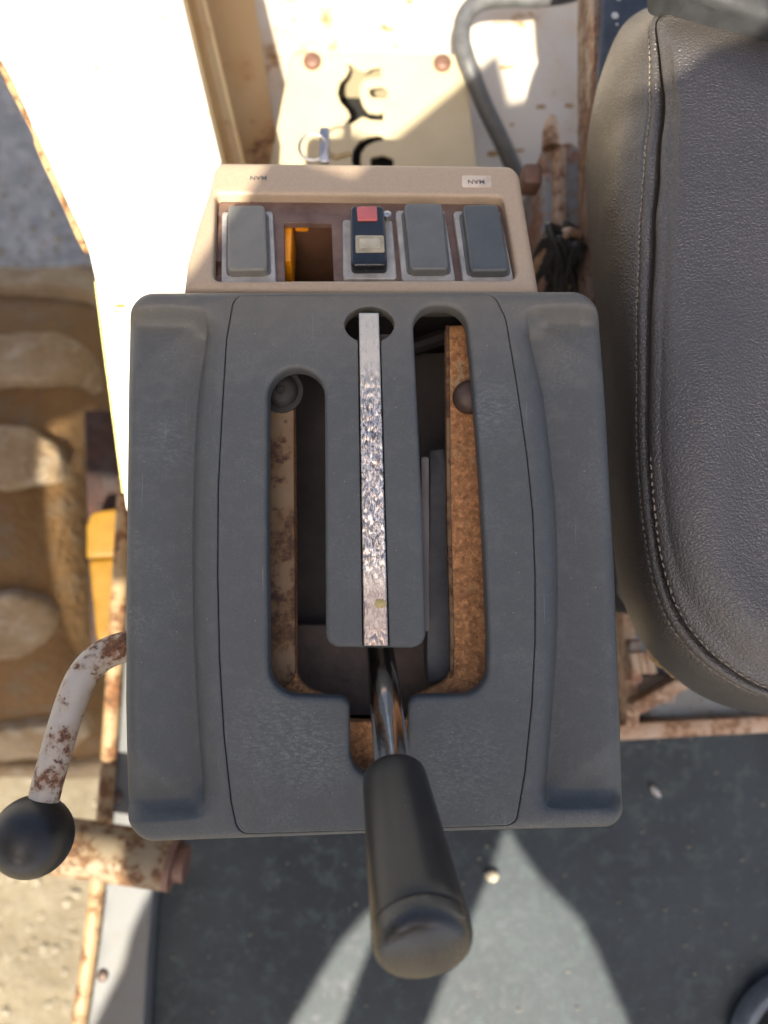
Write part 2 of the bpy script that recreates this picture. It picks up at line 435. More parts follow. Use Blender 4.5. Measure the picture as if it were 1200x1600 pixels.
_gy = GROUND.math('ADD', GROUND.sep()[1], GROUND.math('MULTIPLY', GROUND.math('SUBTRACT', _n, .5), .8))
_c = GROUND.mix(GROUND.range(_gy, .05, .45), _c, GROUND.mix(GROUND.range(_m, .40, .62), (.36, .36, .35), (.58, .57, .54)))
GROUND.base(GROUND.mix(GROUND.range(_k, .55, .7, 0, .5), _c, (.13, .11, .08))); GROUND.bump(_n, .15, .6); GROUND.bump(_m, .05, .9); GROUND.bump(_k, .008, .7); GROUND = GROUND.m
STONE = simple('grey_tan_stone', (.27, .235, .17), .9, var=.3, scale=30)
BLOCKM = simple('blocker_paint', (.45, .43, .38), .6)
INK = simple('grey_ink', (.10, .09, .085), .6, bump=0)
STICK = simple('cream_sticker', (.55, .45, .34), .5, bump=0)

# ------------------------------------------------------------------ the setting
ZG = -1.2
g = MB(); g.add([(-150, -150, ZG), (150, -150, ZG), (150, 150, ZG), (-150, 150, ZG)], [(0, 1, 2, 3)])
tag(g.build('ground', GROUND, smooth=0), kind='structure')
gr = MB()
for i in range(1500):
    p = P(random.uniform(-160, 260), random.uniform(-40, 1680), ZG); r = random.choice((.003, .004, .006, .008))*random.uniform(.7, 1.3)
    gr.add(*rock_vf((p.x, p.y, ZG+r*.3), r, i, 1, .65))
tag(gr.build('gravel', STONE, smooth=60), kind='stuff')

def slab_px(name, pts, z, thick, m, parent=None, r=.002, step=.03, loc=None, holes=(), back=False):
    v, f = sheet([px_loop(rpoly(pts), z)]+[px_loop(h, z) for h in holes], [r]+[min(r, .0008)]*len(holes), step, flat_to3(z), thick, back=back, bstep=min(step*.6, .006))
    return mk(name, v, f, m, parent, 35, loc)
# cab floor, rear deck, sill
tag(slab_px('cab_floor', [(246, 1330), (240, 1480), (227, 1700), (150, 2300), (2200, 2300), (2200, 1100), (246, 1100)], 0, .06, FLOORM, step=.05, r=.003), kind='structure')
tag(slab_px('rear_deck', [(330, 1000), (850, 1000), (862, 500), (1900, 500), (1900, -700), (300, -700)], .05, .10, DECK, step=.08), kind='structure')
DECKO = bpy.data.objects['rear_deck']
sill = thing('door_sill', P(180, 1400, .0), 'pale grey steel sill with a rusted rounded lip beside the dark cab floor', 'sill')
slab_px('sill_plate', [(192, 770), (186, 960), (168, 1250), (150, 1440), (110, 1720), (219, 1720), (232, 1480), (241, 1372, 6), (250, 1300), (255, 770)], .025, .085, SILL, sill, r=.003, step=.02)
v, f = tube_vf(catmull([P(197, 745, .03), P(190, 860, .03), P(183, 980, .03), P(166, 1240, .03), P(146, 1440, .03), P(118, 1640, .03), P(105, 1740, .03)], 8), .0085, 14); mk('sill_lip', v, f, EDGE, sill)
for (x, y) in ((161, 1524), (184, 1244)):
    p = P(x, y, .025); v, f = lathe_vf(p, (0, 0, 1), [(0, .006), (.002, .006), (.0035, .004), (.004, .001)], 14); mk('screw', v, f, BOLT, sill)
# stamped ridges by the pipe
rg = MB()
for k in range(6):
    a = P(158+k*4.2, 1392-k*3.0, .0265); rg.add(*box_vf(a, (.0018, .008, .002), .0005, Matrix.Rotation(-.5, 3, 'Z')))
rg.build('tread_ridge', SILL, sill)

# fender box at the left: white sunlit top, tan side wall
fen = thing('side_fender', P(250, 200, .05), 'sunlit white painted side fender with a tan inner wall and rusted outer edge', 'fender')
ftop = [(-420, -700), (0, 97), (138, 392, 25), (152, 455), (190, 750), (196, 800, 6), (262, 800, 10), (330, 470), (345, 250), (285, 0), (120, -700)]
slab_px('top_panel', ftop, .35, .004, WHITE, fen, r=.0025, step=.02, back=True)
wl = [P(330, 470, .345), P(345, 250, .345), P(285, 0, .345), P(120, -700, .345)]
mw = MB()
for a, b in zip(wl[:-1], wl[1:]):
    n_ = 6
    for k in range(n_):
        p, q = a.lerp(b, k/n_), a.lerp(b, (k+1)/n_)
        mw.add([(p.x-.003, p.y, p.z), (q.x-.003, q.y, q.z), (q.x-.003, q.y, .05), (p.x-.003, p.y, .05)], [(0, 1, 2, 3)])
mw.build('inner_wall', WALLP, fen)
# pressed fold running along the inner wall, and the wall's shadow painted as a strip
a, b = P(345, 250, .345), P(120, -700, .345)
mm = MB()
for zz, ww in ((.245, .010), (.165, .006)):
    pa, pb = Vector((a.x+.001, a.y, zz)), Vector((b.x+.001, b.y, zz)); mm.add(*tube_vf([pa, pa.lerp(pb, .5), pb], ww, 10))
mm.build('wall_fold', WALLP, fen)
slab_px('deck_shade_strip', [(330, 480), (424, 262), (430, 205), (398, 0), (360, -300), (100, -700), (60, -400), (330, 420)], .056, .004, WALLP, fen, r=.001, step=.05)  # tan strip laid where the wall's warm shadow falls on the deck
el = catmull([P(-420, -700, .347), P(0, 95, .347), P(70, 245, .347), P(137, 392, .347)], 12)
v, f = tube_vf(el, [.0035+.0012*noise.noise(Vector(p)*60) for p in el], 10); mk('rusted_edge', v, f, EDGE, fen)
sk = MB(); oe = [P(x, y, .345) for x, y in ((-420, -700), (0, 97), (138, 392), (152, 455), (190, 750), (196, 800))]
for p, q in zip(oe[:-1], oe[1:]): sk.add([(p.x+.012, p.y, p.z), (q.x+.012, q.y, q.z), (q.x+.06, q.y, 0), (p.x+.06, p.y, 0)], [(0, 1, 2, 3)])
sk.build('outer_wall', WALLP, fen)
v, f = tube_vf(catmull([P(150, 440, .348), P(160, 520, .348), P(176, 640, .348), P(193, 770, .348)], 8), .0012, 8); mk('yellow_edge', v, f, simple('lime_yellow_edge', (.60, .58, .22), .5), fen)

def chips(parent, z, lst):
    m_ = MB()
    for i, (x, y, r_) in enumerate(lst): 
        v_, f_ = rock_vf(P(x, y, z), r_*mpp(z)*.8, i, 2, .06); c_ = P(x, y, z); e_ = 1+.8*((i*37) % 10)/10
        m_.add([(c_.x+(q[0]-c_.x)*e_*(1+.4*noise.noise(Vector(q)*900)), c_.y+(q[1]-c_.y)/e_*(1+.5*noise.noise(Vector(q)*700)), q[2]) for q in v_], f_)
    o = m_.build('rust_chips', EDGE2, parent, 60); o['kind'] = 'stuff'
EDGE2 = simple('ochre_rust_chip', (.30, .17, .055), .8)
chips(fen, .3503, [(210, 20, 3), (255, 27, 4), (262, 31, 2.5), (150, 105, 4), (168, 86, 2), (258, 49, 2), (284, 68, 2), (187, 478, 7), (183, 487, 4), (155, 345, 3), (230, 8, 2), (74, 3, 2), (241, 192, 2), (310, 150, 3), (272, 118, 2)])
chips(fen, .0563, [(395, 190, 3)])
chips(DECKO, .0503, [(600, 42, 6), (608, 46, 6), (645, 58, 3), (830, 22, 4), (815, 40, 3), (790, 105, 7), (800, 104, 4), (747, 108, 4), (440, 5, 2), (437, 30, 2), (640, 2, 6), (845, 167, 6), (890, 165, 6), (800, 195, 4), (812, 235, 6), (770, 240, 8)])
# chassis pieces seen between tyre and sill
slab = slab_px('chassis_frame', [(130, 640), (260, 640), (260, 1012), (140, 1012)], -.16, .3, rusty('dark_red_rusted_frame', (.030, .020, .017), (.05, .018, .010), (.016, .010, .008), amount=.55, scale=18), loc=None, r=.006)
tag(slab, 'dark rusty chassis side between the muddy tyre and the white fender', 'chassis')
yb = thing('yellow_bracket', P(160, 900, -.2), 'yellow painted machine bracket wedged between tyre and sill edge', 'bracket')
slab_px('bracket_plate', [(134, 822, 8), (142, 800, 14), (196, 792), (230, 800), (230, 868), (134, 872)], -.115, .04, CHASY, yb, r=.004)
slab_px('bracket_body', [(137, 874), (230, 868), (230, 1005), (150, 1005, 14)], -.13, .10, CHASY, yb, r=.006)

# tyre
TR, TX = .50, -.47                                     # radius, x of inner sidewall
tc = Vector((TX, P(0, 812, -.75).y, -.76))
ty = thing('machine_tyre', Vector((TX-.2, tc.y, ZG)), 'large mud brown tyre with dusty rounded tread lugs beside the cab', 'tyre')
prof = [(-.46, TR-.05), (-.40, TR-.01), (-.12, TR-.005), (-.05, TR-.012), (-.02, TR-.03), (-.005, TR-.07), (0, TR-.13), (-.004, TR-.20), (-.03, TR-.28)]
prof = catmull(prof, 5)
v, f = lathe_vf(tc, (1, 0, 0), prof, 96); mk('carcass', v, f, MUDT, ty)
random.seed(21)
for k in range(-4, 5):
    a0 = k*radians(25)+radians(4)+random.uniform(-.05, .05); e_ = random.uniform(-.03, .012); w0, w1 = random.uniform(.045, .062), random.uniform(.042, .058); sk_ = random.uniform(-.03, .03)
    lp = rpoly([(-.46, -.012), (-.17, -w0-sk_), (-.05+e_, -w0*1.05, .05), (-.004+e_, -w0*.5+sk_*.6, .03), (-.006+e_, w1*.45+sk_, .035), (-.05+e_, w1, .05), (-.17, w1-sk_), (-.46, .085)], 8)
    lp = [(x+.006*noise.noise(Vector((x*35, y*35, k))), y+.006*noise.noise(Vector((y*35, x*35, k+9)))) for x, y in resample(lp, .008)]
    def to3(x, s_, h, a0=a0):
        drop = .035*max(0, (x+.09)/.085)**2
        q = Vector((x*22, s_*22, a0*7))
        R_ = TR+.017+h-drop+.004*noise.noise(q)+.0015*noise.noise(q*3.5); a = a0+s_/TR
        return (tc.x+x, tc.y+R_*sin(a), tc.z+R_*cos(a))
    v, f = sheet([lp], [.009], .012, to3, .045); mk('lug', v, f, LUGM, ty)

# ------------------------------------------------------------------ unseen sheet added to shade the seat and console; openings shape the sun patches
ZR = 1.2
def up(px, py, z):
    p = P(px, py, z); k = (ZR-z)/-L.z; q = p-L*k; return (q.x, q.y)
H1 = [up(-60, 830, .35), up(320, 800, .35), up(215, 460, .47), up(302, 440, .475), up(432, 252, .445),
      up(605, 235, .15), up(790, 82, .15), up(795, 170, .05), up(840, 158, .05), up(875, 130, .05), up(913, 118, .05), up(912, -60, .05), up(905, -400, .05), up(880, -900, .05), up(-400, -900, .05), up(-400, 60, .35)]
H2 = [up(x, y, 0) for x, y in ((790, 1292), (818, 1335), (850, 1380), (905, 1435), (935, 1490), (955, 1540), (985, 1610), (1010, 1700), (600, 1760), (668, 1600), (700, 1520), (735, 1440), (765, 1370))]
H3 = [up(x, y, 0) for x, y in ((610, 1408), (578, 1424), (532, 1473), (503, 1520), (459, 1597), (395, 1720), (470, 1740), (536, 1597), (558, 1535), (580, 1480), (625, 1420))]
H4 = [up(x, y, .025) for x, y in ((262, 1395), (240, 1390), (222, 1420), (202, 1468), (190, 1520), (168, 1562), (140, 1620), (85, 1760), (-160, 1760), (-160, 860), (215, 900), (250, 1200), (268, 1330))]
holes = [resample(h, .05) for h in (H1, H2, H3, H4)]
outer = resample([(-1.9, -1.75), (.42, -1.75), (.42, -.72), (.20, -.72), (.20, .40), (-.05, .40), (-1.9, .40)], .1)
pts = []; edges = []
for l in [outer]+holes:
    k = len(pts); pts += [Vector(p) for p in l]; edges += [(k+i, k+(i+1) % len(l)) for i in range(len(l))]
V, E, Fc, *_ = delaunay_2d_cdt(pts, edges, [], 0, 1e-6)
V = np.array([(q.x, q.y) for q in V]); T = np.array([q for q in Fc if len(q) == 3]); c = V[T].mean(1)
keep = inside(c, outer)
for h in holes: keep &= ~inside(c, h)
T = T[keep]; nb = len(V)
rv = [(a, b, ZR) for a, b in V]+[(a, b, ZR+.01) for a, b in V]
rf = [tuple(t) for t in T]+[tuple(i+nb for i in t) for t in T]
cnt = {}
for t in T:
    for i in range(3):
        e = (t[i], t[(i+1) % 3]); cnt[tuple(sorted(e))] = cnt.get(tuple(sorted(e)), 0)+1
rf += [(a, b, b+nb, a+nb) for (a, b), q in cnt.items() if q == 1]
blkr = thing('shade_blocker', Vector((-.5, -1.4, 0)), 'unseen pale sheet added to block the sun, openings cut for the sunlit patches', 'sun blocker')
mk('blocker_sheet', rv, rf, BLOCKM, blkr, 0)
for (x, y) in ((.37, -1.68), (-1.83, -1.68), (-1.83, 0)):
    v, f = box_vf((x, y, (ZR+ZG)/2), (.06, .06, ZR-ZG-.004), .008); mk('blocker_post', v, f, BLOCKM, blkr)

# ------------------------------------------------------------------ lever console
ZP = .50
con = thing('lever_console', Vector((0, 0, 0)), 'dark grey plastic lever console with slotted gate and recessed side wings', 'console')
cover_out = rpoly([(203, 452, 38), (934, 450, 44), (947, 640), (960, 885), (965, 1010), (973, 1240), (974, 1297, 42), (600, 1307), (200, 1322, 42), (196, 1100), (197, 900), (200, 640)], 10)
ins = [(366, 461, 20), (772, 460, 22), (790, 497, 60), (807, 598), (823, 710), (832, 798), (836, 899), (836, 1000), (831, 1100), (820, 1208), (806, 1290, 20), (576, 1298), (372, 1304, 22), (361, 1253), (350, 1150), (343, 1030), (340, 899), (341, 760), (347, 643), (354, 529)]
ins = rpoly(ins, 10)
cov2 = px_loop(cover_out, ZP); ins2 = px_loop(ins, ZP)
lw = px_loop(catmull([(100, 480), (200, 478), (300, 481), (321, 492), (321, 530), (313, 580), (305, 668), (301, 797), (300, 899), (302, 1000), (306, 1090), (312, 1180), (317, 1262), (300, 1278), (200, 1284), (100, 1288), (60, 900)], 6, True), ZP)
rw = px_loop(catmull([(1040, 474), (960, 476), (850, 478), (824, 486), (826, 505), (834, 545), (849, 612), (861, 710), (869, 797), (872, 899), (871, 1000), (866, 1088), (857, 1206), (853, 1250), (868, 1263), (960, 1262), (1040, 1260), (1100, 880)], 6, True), ZP)
yt, yb_ = P(600, 482, ZP).y, P(600, 1275, ZP).y
def offset(loop, d):
    l = np.array(loop); t = np.roll(l, -1, 0)-np.roll(l, 1, 0); t /= np.maximum(np.linalg.norm(t, axis=1, keepdims=True), 1e-9)
    a = .5*np.sum(l[:, 0]*np.roll(l[:, 1], -1)-np.roll(l[:, 0], -1)*l[:, 1]); n_ = np.stack([-t[:, 1], t[:, 0]], 1)*(1 if a > 0 else -1)
    return l+n_*d
lw, rw = resample(lw, .0018), resample(rw, .0018)
def wings(V):
    h = np.zeros(len(V))
    for lp, D, sl_ in ((lw, .0105, .85), (rw, .0115, .85)):
        d = dist(V, lp); sd = np.where(inside(V, lp), d, -d)
        edge = sstep(0, 1, np.clip(1-np.minimum(yt-V[:, 1], V[:, 1]-yb_)/.013, 0, 1))
        W = .0095
        q = np.clip((sd+W)/W, 0, 1)
        conv = np.where(sd >= 0, 1, 1-np.sqrt(np.maximum(1-q**2.2, 0)))
        soft = sstep(-.001, .0075, sd)
        h -= D*(conv*(1-edge)+soft*edge)*(1-sl_*np.clip((sd-.001)/.037, 0, 1))
    return h
feat = []
for lp in (lw, rw):
    for o_ in (0, .0009, -.0003, -.0007, -.0013, -.0022, -.0036): feat.append((offset(lp, o_), .0004))
v, f = sheet([cov2, ins2], [.0062, .0009], .0022, lambda x, y, h: (x*(1-h*.9/.36), y, ZP+h), .030, wings, bstep=.0018, feat=feat)
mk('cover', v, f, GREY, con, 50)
U = [(417, 620)]
U = rpoly([(418, 575, 46), (507, 575, 44), (508, 800), (509, 1011, 22), (666, 1013, 24), (660, 800), (652, 640), (644, 477, 34), (727, 477, 38), (737, 570), (746, 680), (753, 780), (759, 900), (763, 1000), (762, 1086, 44), (638, 1090, 16), (637, 1216, 40), (546, 1216, 40), (545, 1091, 18), (419, 1087, 48), (417, 800)], 12)
KH = []
for k in range(0, 33):
    a = radians(-90+26)+(2*pi-radians(52))*k/32*1.0
    KH.append((577+38*sin(a+pi/2+0)*1.0, 0))
KH = []
for k in range(33):
    a = radians(27)+radians(306)*k/32                     # measured from straight down, keyhole round the strip
    KH.append((577+39*sin(a), 507+28*cos(a)))
KH = [(595, 532)]+KH[1:-1]+[(559, 532), (566.5, 1010), (608.5, 1010)]
U2 = px_loop(U, ZP); K2 = px_loop(KH, ZP)
ins_in = px_loop(ins, ZP); cc = np.mean(np.array(ins_in), 0)
ins_in = [tuple(cc+(np.array(p)-cc)*.9980) for p in ins_in]
v, f = sheet([ins_in, U2, K2], [.0007, .0021, .0006], .0032, flat_to3(ZP+.0002), .009, None, bstep=.0014)
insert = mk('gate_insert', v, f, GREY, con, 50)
# silver strip let into the tongue
def strip_to3():
    nx, ny = 34, 420; vv = []; ff = []
    for j in range(ny+1):
        t = j/ny; y = 489+(1009-489)*t; xl = 560.5+(568-560.5)*t; xr = 592+(607-592)*t
        amp = float(sstep(.14, .26, np.array(t)))*(1-.95*float(sstep(.74, .84, np.array(t))))+.9*float(sstep(.945, .965, np.array(t)))
        for i in range(nx+1):
            s_ = i/nx; p = P(xl+(xr-xl)*s_, y, ZP+.0006)
            q = Vector((p.x*420, p.y*190, 0)); q2 = Vector((p.x*800, p.y*330, 3.3))
            side = amp if t < .8 or t > .94 else max(amp, .8*max(0, 1-s_*3))
            h = side*(.00042*(abs(noise.noise(q))*1.6-.35)+.00016*noise.noise(q2)) + .00004*noise.noise(Vector((p.x*90, p.y*200, 1)))
            e = min(s_, 1-s_)*nx; 
            if e < 1.5: h = min(h, 0)-.0004*(1.5-e)/1.5
            vv.append((p.x, p.y, p.z+h))
    for j in range(ny):
        for i in range(nx): a = j*(nx+1)+i; ff.append((a, a+1, a+nx+2, a+nx+1))
    loop = [i for i in range(nx+1)]+[(j+1)*(nx+1)-1 for j in range(1, ny+1)]+[ny*(nx+1)+i for i in range(nx-1, -1, -1)]+[j*(nx+1) for j in range(ny-1, 0, -1)]
    b0 = len(vv)
    for i in loop: vv.append((vv[i][0], vv[i][1], ZP-.008))
    for k in range(len(loop)): ff.append((loop[k], loop[(k+1) % len(loop)], b0+(k+1) % len(loop), b0+k))
    return vv, ff
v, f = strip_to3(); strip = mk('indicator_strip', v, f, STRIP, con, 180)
p = P(595, 943, ZP+.0012); v, f = rock_vf(p, .0022, 5, 2, .25); mk('glue_spot', v, f, simple('yellow_glue', (.50, .38, .14), .35), strip)
# floor of the keyhole and the tongue's underside rib
v, f = box_vf(Vector((P(588, 760, .478).x, P(588, 760, .478).y, .4865)), (.018, .150, .003), .001); mk('tongue_backing', v, f, DEEP, con)
v, f = box_vf(P(663, 850, .478), (.004, .085, .018), .001); mk('tongue_rib', v, f, DEEP, con)

# steel gate plate under the cover
ZS = .478
gp = rpoly([(380, 560), (458, 560, 4), (461, 700), (463, 1070, 36), (530, 1096, 22), (545, 1127, 10), (636, 1127, 10), (640, 1092, 30), (704, 1062, 30), (704, 1000), (698, 800), (696, 508, 6), (800, 506), (860, 900), (820, 1270), (360, 1280), (330, 900)], 8)
v, f = sheet([px_loop(gp, ZS)], [.0012], .012, flat_to3(ZS), .006, None, bstep=.004)
gate = mk('gate_plate', v, f, GATE, con)
v, f = lathe_vf(P(733, 622, ZS), (0, 0, 1), [(0, .0085), (.003, .0085), (.0055, .0075), (.0072, .005), (.008, .001)], 24); mk('bolt', v, f, BOLT, gate)
v, f = lathe_vf(P(440, 612, ZS+.0025), (0, 0, 1), [(0, .0110), (.0010, .0110), (.0010, .0095), (.0011, .0080), (.002, .0085), (.004, .0072), (.005, .005), (.005, .0022), (.0035, .0018), (.0035, .0002)], 24); mk('bolt', v, f, BLACKST, gate)
v, f = sheet([px_loop([(696.5, 508), (702, 508), (705, 800), (710, 1000), (709, 1055), (703, 1062), (703.5, 1000), (698, 800)], ZS+.0012)], [.0004], .012, flat_to3(ZS+.0012), .004, None, bstep=.003); mk('gate_lip', v, f, GATE2, gate)
# gate's left strip, shadow and stain put into its colour; inner brackets
v, f = sheet([px_loop(rpoly([(400, 596), (459, 598, 14), (462, 1066, 30), (400, 1090)]), ZS+.0025)], [.0008], .012, flat_to3(ZS+.0025), .002, None, bstep=.004); mk('gate_shade_strip', v, f, GATE2, gate)
v, f = sheet([px_loop(rpoly([(672, 702, 3), (700, 700, 3), (706, 1065, 20), (666, 1066, 3)]), .462)], [.001], .02, flat_to3(.462), .05); mk('linkage_plate', v, f, simple('grey_linkage', (.11, .11, .11), .5), con)
v, f = tube_vf([P(640, 545, .44), P(700, 525, .44)], .005, 10); mk('pivot_pin', v, f, BLACKST, con)
# pedestal: open box
x0, x1, y0, y1 = P(335, 900, ZS).x, P(845, 900, ZS).x, P(600, 1275, ZS).y, .1390
for (cx, cy, sx, sy) in ((x0, (y0+y1)/2, .003, y1-y0), (x1, (y0+y1)/2, .003, y1-y0), ((x0+x1)/2, y0, x1-x0-.0032, .003), ((x0+x1)/2, y1, x1-x0-.0032, .003)):
    v, f = box_vf((cx, cy, .244), (sx, sy, .487), .0005); mk('pedestal_wall', v, f, BLACKST if cy == y1 else INNER, con)  # back wall near-black, the other three brown
v, f = box_vf(((x0+x1)/2, (y0+y1)/2, .405), (x1-x0-.01, y1-y0-.01, .004)); mk('pedestal_shelf', v, f, DEEP, con)
v, f = box_vf(P(560, 1045, .425), (.12, .05, .012), .002); mk('pivot_bracket', v, f, INNER, con)

# ------------------------------------------------------------------ control lever
A, B, Cc = Pd(594, 1022, .385), Pd(616, 1214, .306), Pd(666, 1498, .242)
d0 = (B-A).normalized()
base = A-d0*.10
lev = thing('control_lever', base, 'chrome control lever with tapered black grip leaning out of the console slot', 'lever')
v, f = tube_vf([base, A, B+d0*.012], .00745, 28); mk('rod', v, f, CHROME, lev)
ax = (Cc-B).normalized(); ln_ = (Cc-B).length; B2 = B-ax*.002
gp = [(0, .0080), (.0, .0100), (.0008, .0115), (.0022, .0125), (.004, .0129)]
for k in range(1, 13):
    t = k/12; gp.append((.004+(ln_-.010-.004)*t, (.0129+.0034*t)))
gp += [(ln_-.0095, .0162), (ln_-.0092, .0158)]
v, f = lathe_vf(B2, ax, gp, 64); grip = mk('grip', v, f, KNOB, lev, 40)
cp = [(ln_-.0092, 0.01575), (ln_-.0088, 0.01628), (ln_-.006, 0.01638), (ln_-.0035, 0.01628), (ln_-.0018, 0.01575), (ln_-.0006, 0.01491), (ln_+.0002, 0.01376), (ln_+.0007, 0.01208), (ln_+.0011, 0.00945), (ln_+.0014, 0.00630), (ln_+.0016, 0.00315), (ln_+.00163, 0.00021)]
v, f = lathe_vf(B2, ax, catmull(cp, 3), 64); mk('end_cap', v, f, CAPM, grip, 60)

# ------------------------------------------------------------------ switch box behind the console
q0, q1 = P(560, 452, .486), P(560, 252, .452)
ey = (q1-q0).normalized(); exx = Vector((1, 0, 0)); nn = exx.cross(ey).normalized()
sb = thing('switch_box', Vector((q0.x, q0.y, .35)), 'cream plastic switch box with one empty switch opening behind the lever console', 'switch box')
def pl(px, py):
    o = Vector((0, 0, CAM_Z)); d = ray(px, py); t = (q0-o).dot(nn)/d.dot(nn); p = o+d*t-q0
    return (p.dot(exx), p.dot(ey))
def pld(px, py, dz):
    o = Vector((0, 0, CAM_Z)); d = ray(px, py); t = (q0+nn*dz-o).dot(nn)/d.dot(nn)
    return o+d*t
def pl3(dz=0): return lambda a, b, h: tuple(q0+exx*a+ey*b+nn*(h+dz))
face = [pl(x, y) for x, y in rpoly([(338, 251, 22), (815, 252, 24), (829, 350), (845, 454.5), (284, 454.5), (290, 410), (308, 350), (326, 300)], 8)]
rec = [pl(x, y) for x, y in rpoly([(339, 303, 9), (789, 303, 12), (808, 433, 12), (333, 440, 10)], 6)]
v, f = sheet([face, rec], [.0055, .0022], .006, pl3(), .012, None, bstep=.002)
body = mk('housing', v, f, CREAM, sb, 50)
# housing skirt, open below the panel so that the empty opening looks into the box
sk = MB(); fl = resample(face, .006); n_ = len(fl); c0 = np.mean(fl, 0)
top = [Vector(pl3(-.016)(a, b, 0)) for a, b in fl]
bot = [Vector((c0[0]+q0.x+(t_.x-c0[0]-q0.x)*1.0, t_.y, .352)) for t_ in top]
sk.add(top+bot, [(i, (i+1) % n_, n_+(i+1) % n_, n_+i) for i in range(n_) if top[i].y > q0.y+.004 or top[(i+1) % n_].y > q0.y+.004]); sk.build('skirt', CREAM, sb)
# backing panel with the empty opening
bk = [pl(x, y) for x, y in [(334, 296), (795, 296), (815, 446), (328, 446)]]
hole = [pl(x, y) for x, y in rpoly([(444, 335, 3), (519, 335, 3), (521, 431, 3), (443, 432, 3)], 3)]
v, f = sheet([bk, hole], [0, .0004], .01, pl3(-.0062), .003, None, bstep=.004); bp = mk('switch_panel', v, f, BROWN, sb)
cavity = MB()
hw = [pl(x, y) for x, y in [(436, 328), (527, 328), (529, 440), (435, 440)]]
ct = [Vector(pl3(-.0095)(a, b, 0)) for a, b in hw]; cb = [p_-nn*.045 for p_ in ct]
cavity.add(ct+cb, [(0, 1, 5, 4), (1, 2, 6, 5), (2, 3, 7, 6), (3, 0, 4, 7), (4, 5, 6, 7)]); cavity.build('opening_well', simple('brown_well', (.12, .055, .025), .7), bp)
ob = MB()
MX = Matrix((exx, ey, nn)).transposed()
ob.add(*box_vf(pld(450, 390, -.020), (.0064, .036, .020), .0008, MX)); ob.add(*box_vf(pld(472, 353, -.0125), (.0075, .0052, .004), .001, MX))
ob.build('orange_glow_piece', ORANGE, bp)  # added piece, saturated orange in place of the glow inside the opening
def quad_sheet(name, q, r, rr, dz, thick, m, parent, step=.006, hf=None):
    v, f = sheet([[pl(x, y) for x, y in rpoly([(x, y, r) for x, y in q], 5)]], [rr], step, pl3(dz), thick, hf, bstep=.0014)
    return mk(name, v, f, m, parent, 50)
sw = [([(347, 326), (427, 324), (430, 437), (344, 438)], [(359, 327), (417, 326), (419, 427), (356, 429)], ROCKER1),
      ([(537, 336), (615, 336), (621, 428), (536, 429)], [(550, 327), (603, 327), (606, 420), (549, 421)], BLACKP),
      ([(620, 321), (697, 319), (713, 430), (629, 431)], [(633, 321), (693, 320), (702, 423), (641, 424)], ROCKER2),
      ([(711, 321), (784, 319), (805, 430), (725, 432)], [(724, 322), (780, 321), (796, 424), (735, 425)], ROCKER3)]
for i, (bz, rk, m_) in enumerate(sw):
    b_ = quad_sheet('switch', bz, 5, .0008, -.0030, .004, BEZEL, sb)
    if i == 1: b_['label'] = 'glossy black rocker switch with a red lens and yellowed window'
    if i != 1:
        w_ = 5
        gk = quad_sheet('switch_gasket', [(rk[0][0]-4, rk[0][1]+4), (rk[1][0]+4, rk[1][1]+4), (rk[2][0]+4, rk[2][1]-2), (rk[3][0]-4, rk[3][1]-2)], 6, .0006, -.0018, .002, simple('dark_gasket', (.09, .09, .085), .5) if i == 0 else bpy.data.materials['dark_gasket'], b_)
    r_ = quad_sheet('rocker', rk, 7, .0016, .0022 if i != 1 else .0030, .006, m_, b_, hf=None)
    if i == 1:
        quad_sheet('red_lens', [(560, 332), (591, 331), (592, 352), (561, 353)], 2, .0006, .0042, .002, REDP, b_)
        quad_sheet('label_window', [(557, 375), (601, 375), (602, 401), (557, 402)], 2, .0003, .0034, .001, AMBERW, b_)
        quad_sheet('label_bar', [(563, 381), (595, 381), (596, 395), (563, 396)], 2, .0003, .0038, .001, simple('pale_label', (.42, .37, .26), .4), b_)
        v, f = lathe_vf(Vector(pl3(-.001)(*pl(607, 338), 0)), nn, [(0, .0022), (.003, .0022), (.0036, .0012)], 12); mk('spring_pin', v, f, SILVER, b_)
def text(word, px, py, wpx, parent, m, dz):
    cu = bpy.data.curves.new('lettering', 'FONT'); cu.body = word; cu.align_x = 'CENTER'; cu.align_y = 'CENTER'; cu.extrude = .01; cu.offset = .012
    o = bpy.data.objects.new('tmp', cu); COL.objects.link(o); dg = bpy.context.evaluated_depsgraph_get()
    me = bpy.data.meshes.new_from_object(o.evaluated_get(dg)); COL.objects.unlink(o)
    xs = [v_.co.x for v_ in me.vertices]; k = wpx*mpp(.46)/(max(xs)-min(xs)); a, b = pl(px, py)
    vv = [pl3(dz)(a-v_.co.x*k, b-v_.co.y*k*1.05, v_.co.z*k) for v_ in me.vertices]
    return mk('lettering', vv, [tuple(p_.vertices) for p_ in me.polygons], m, parent, 0)
st = quad_sheet('sticker', [(725, 273), (770, 273), (771, 291), (725, 291)], 2, .0001, .0003, .0002, STICK, body); text('MAN', 747, 283, 27, st, INK, .0005)
text('MAN', 407, 280, 27, body, INK, .0003)

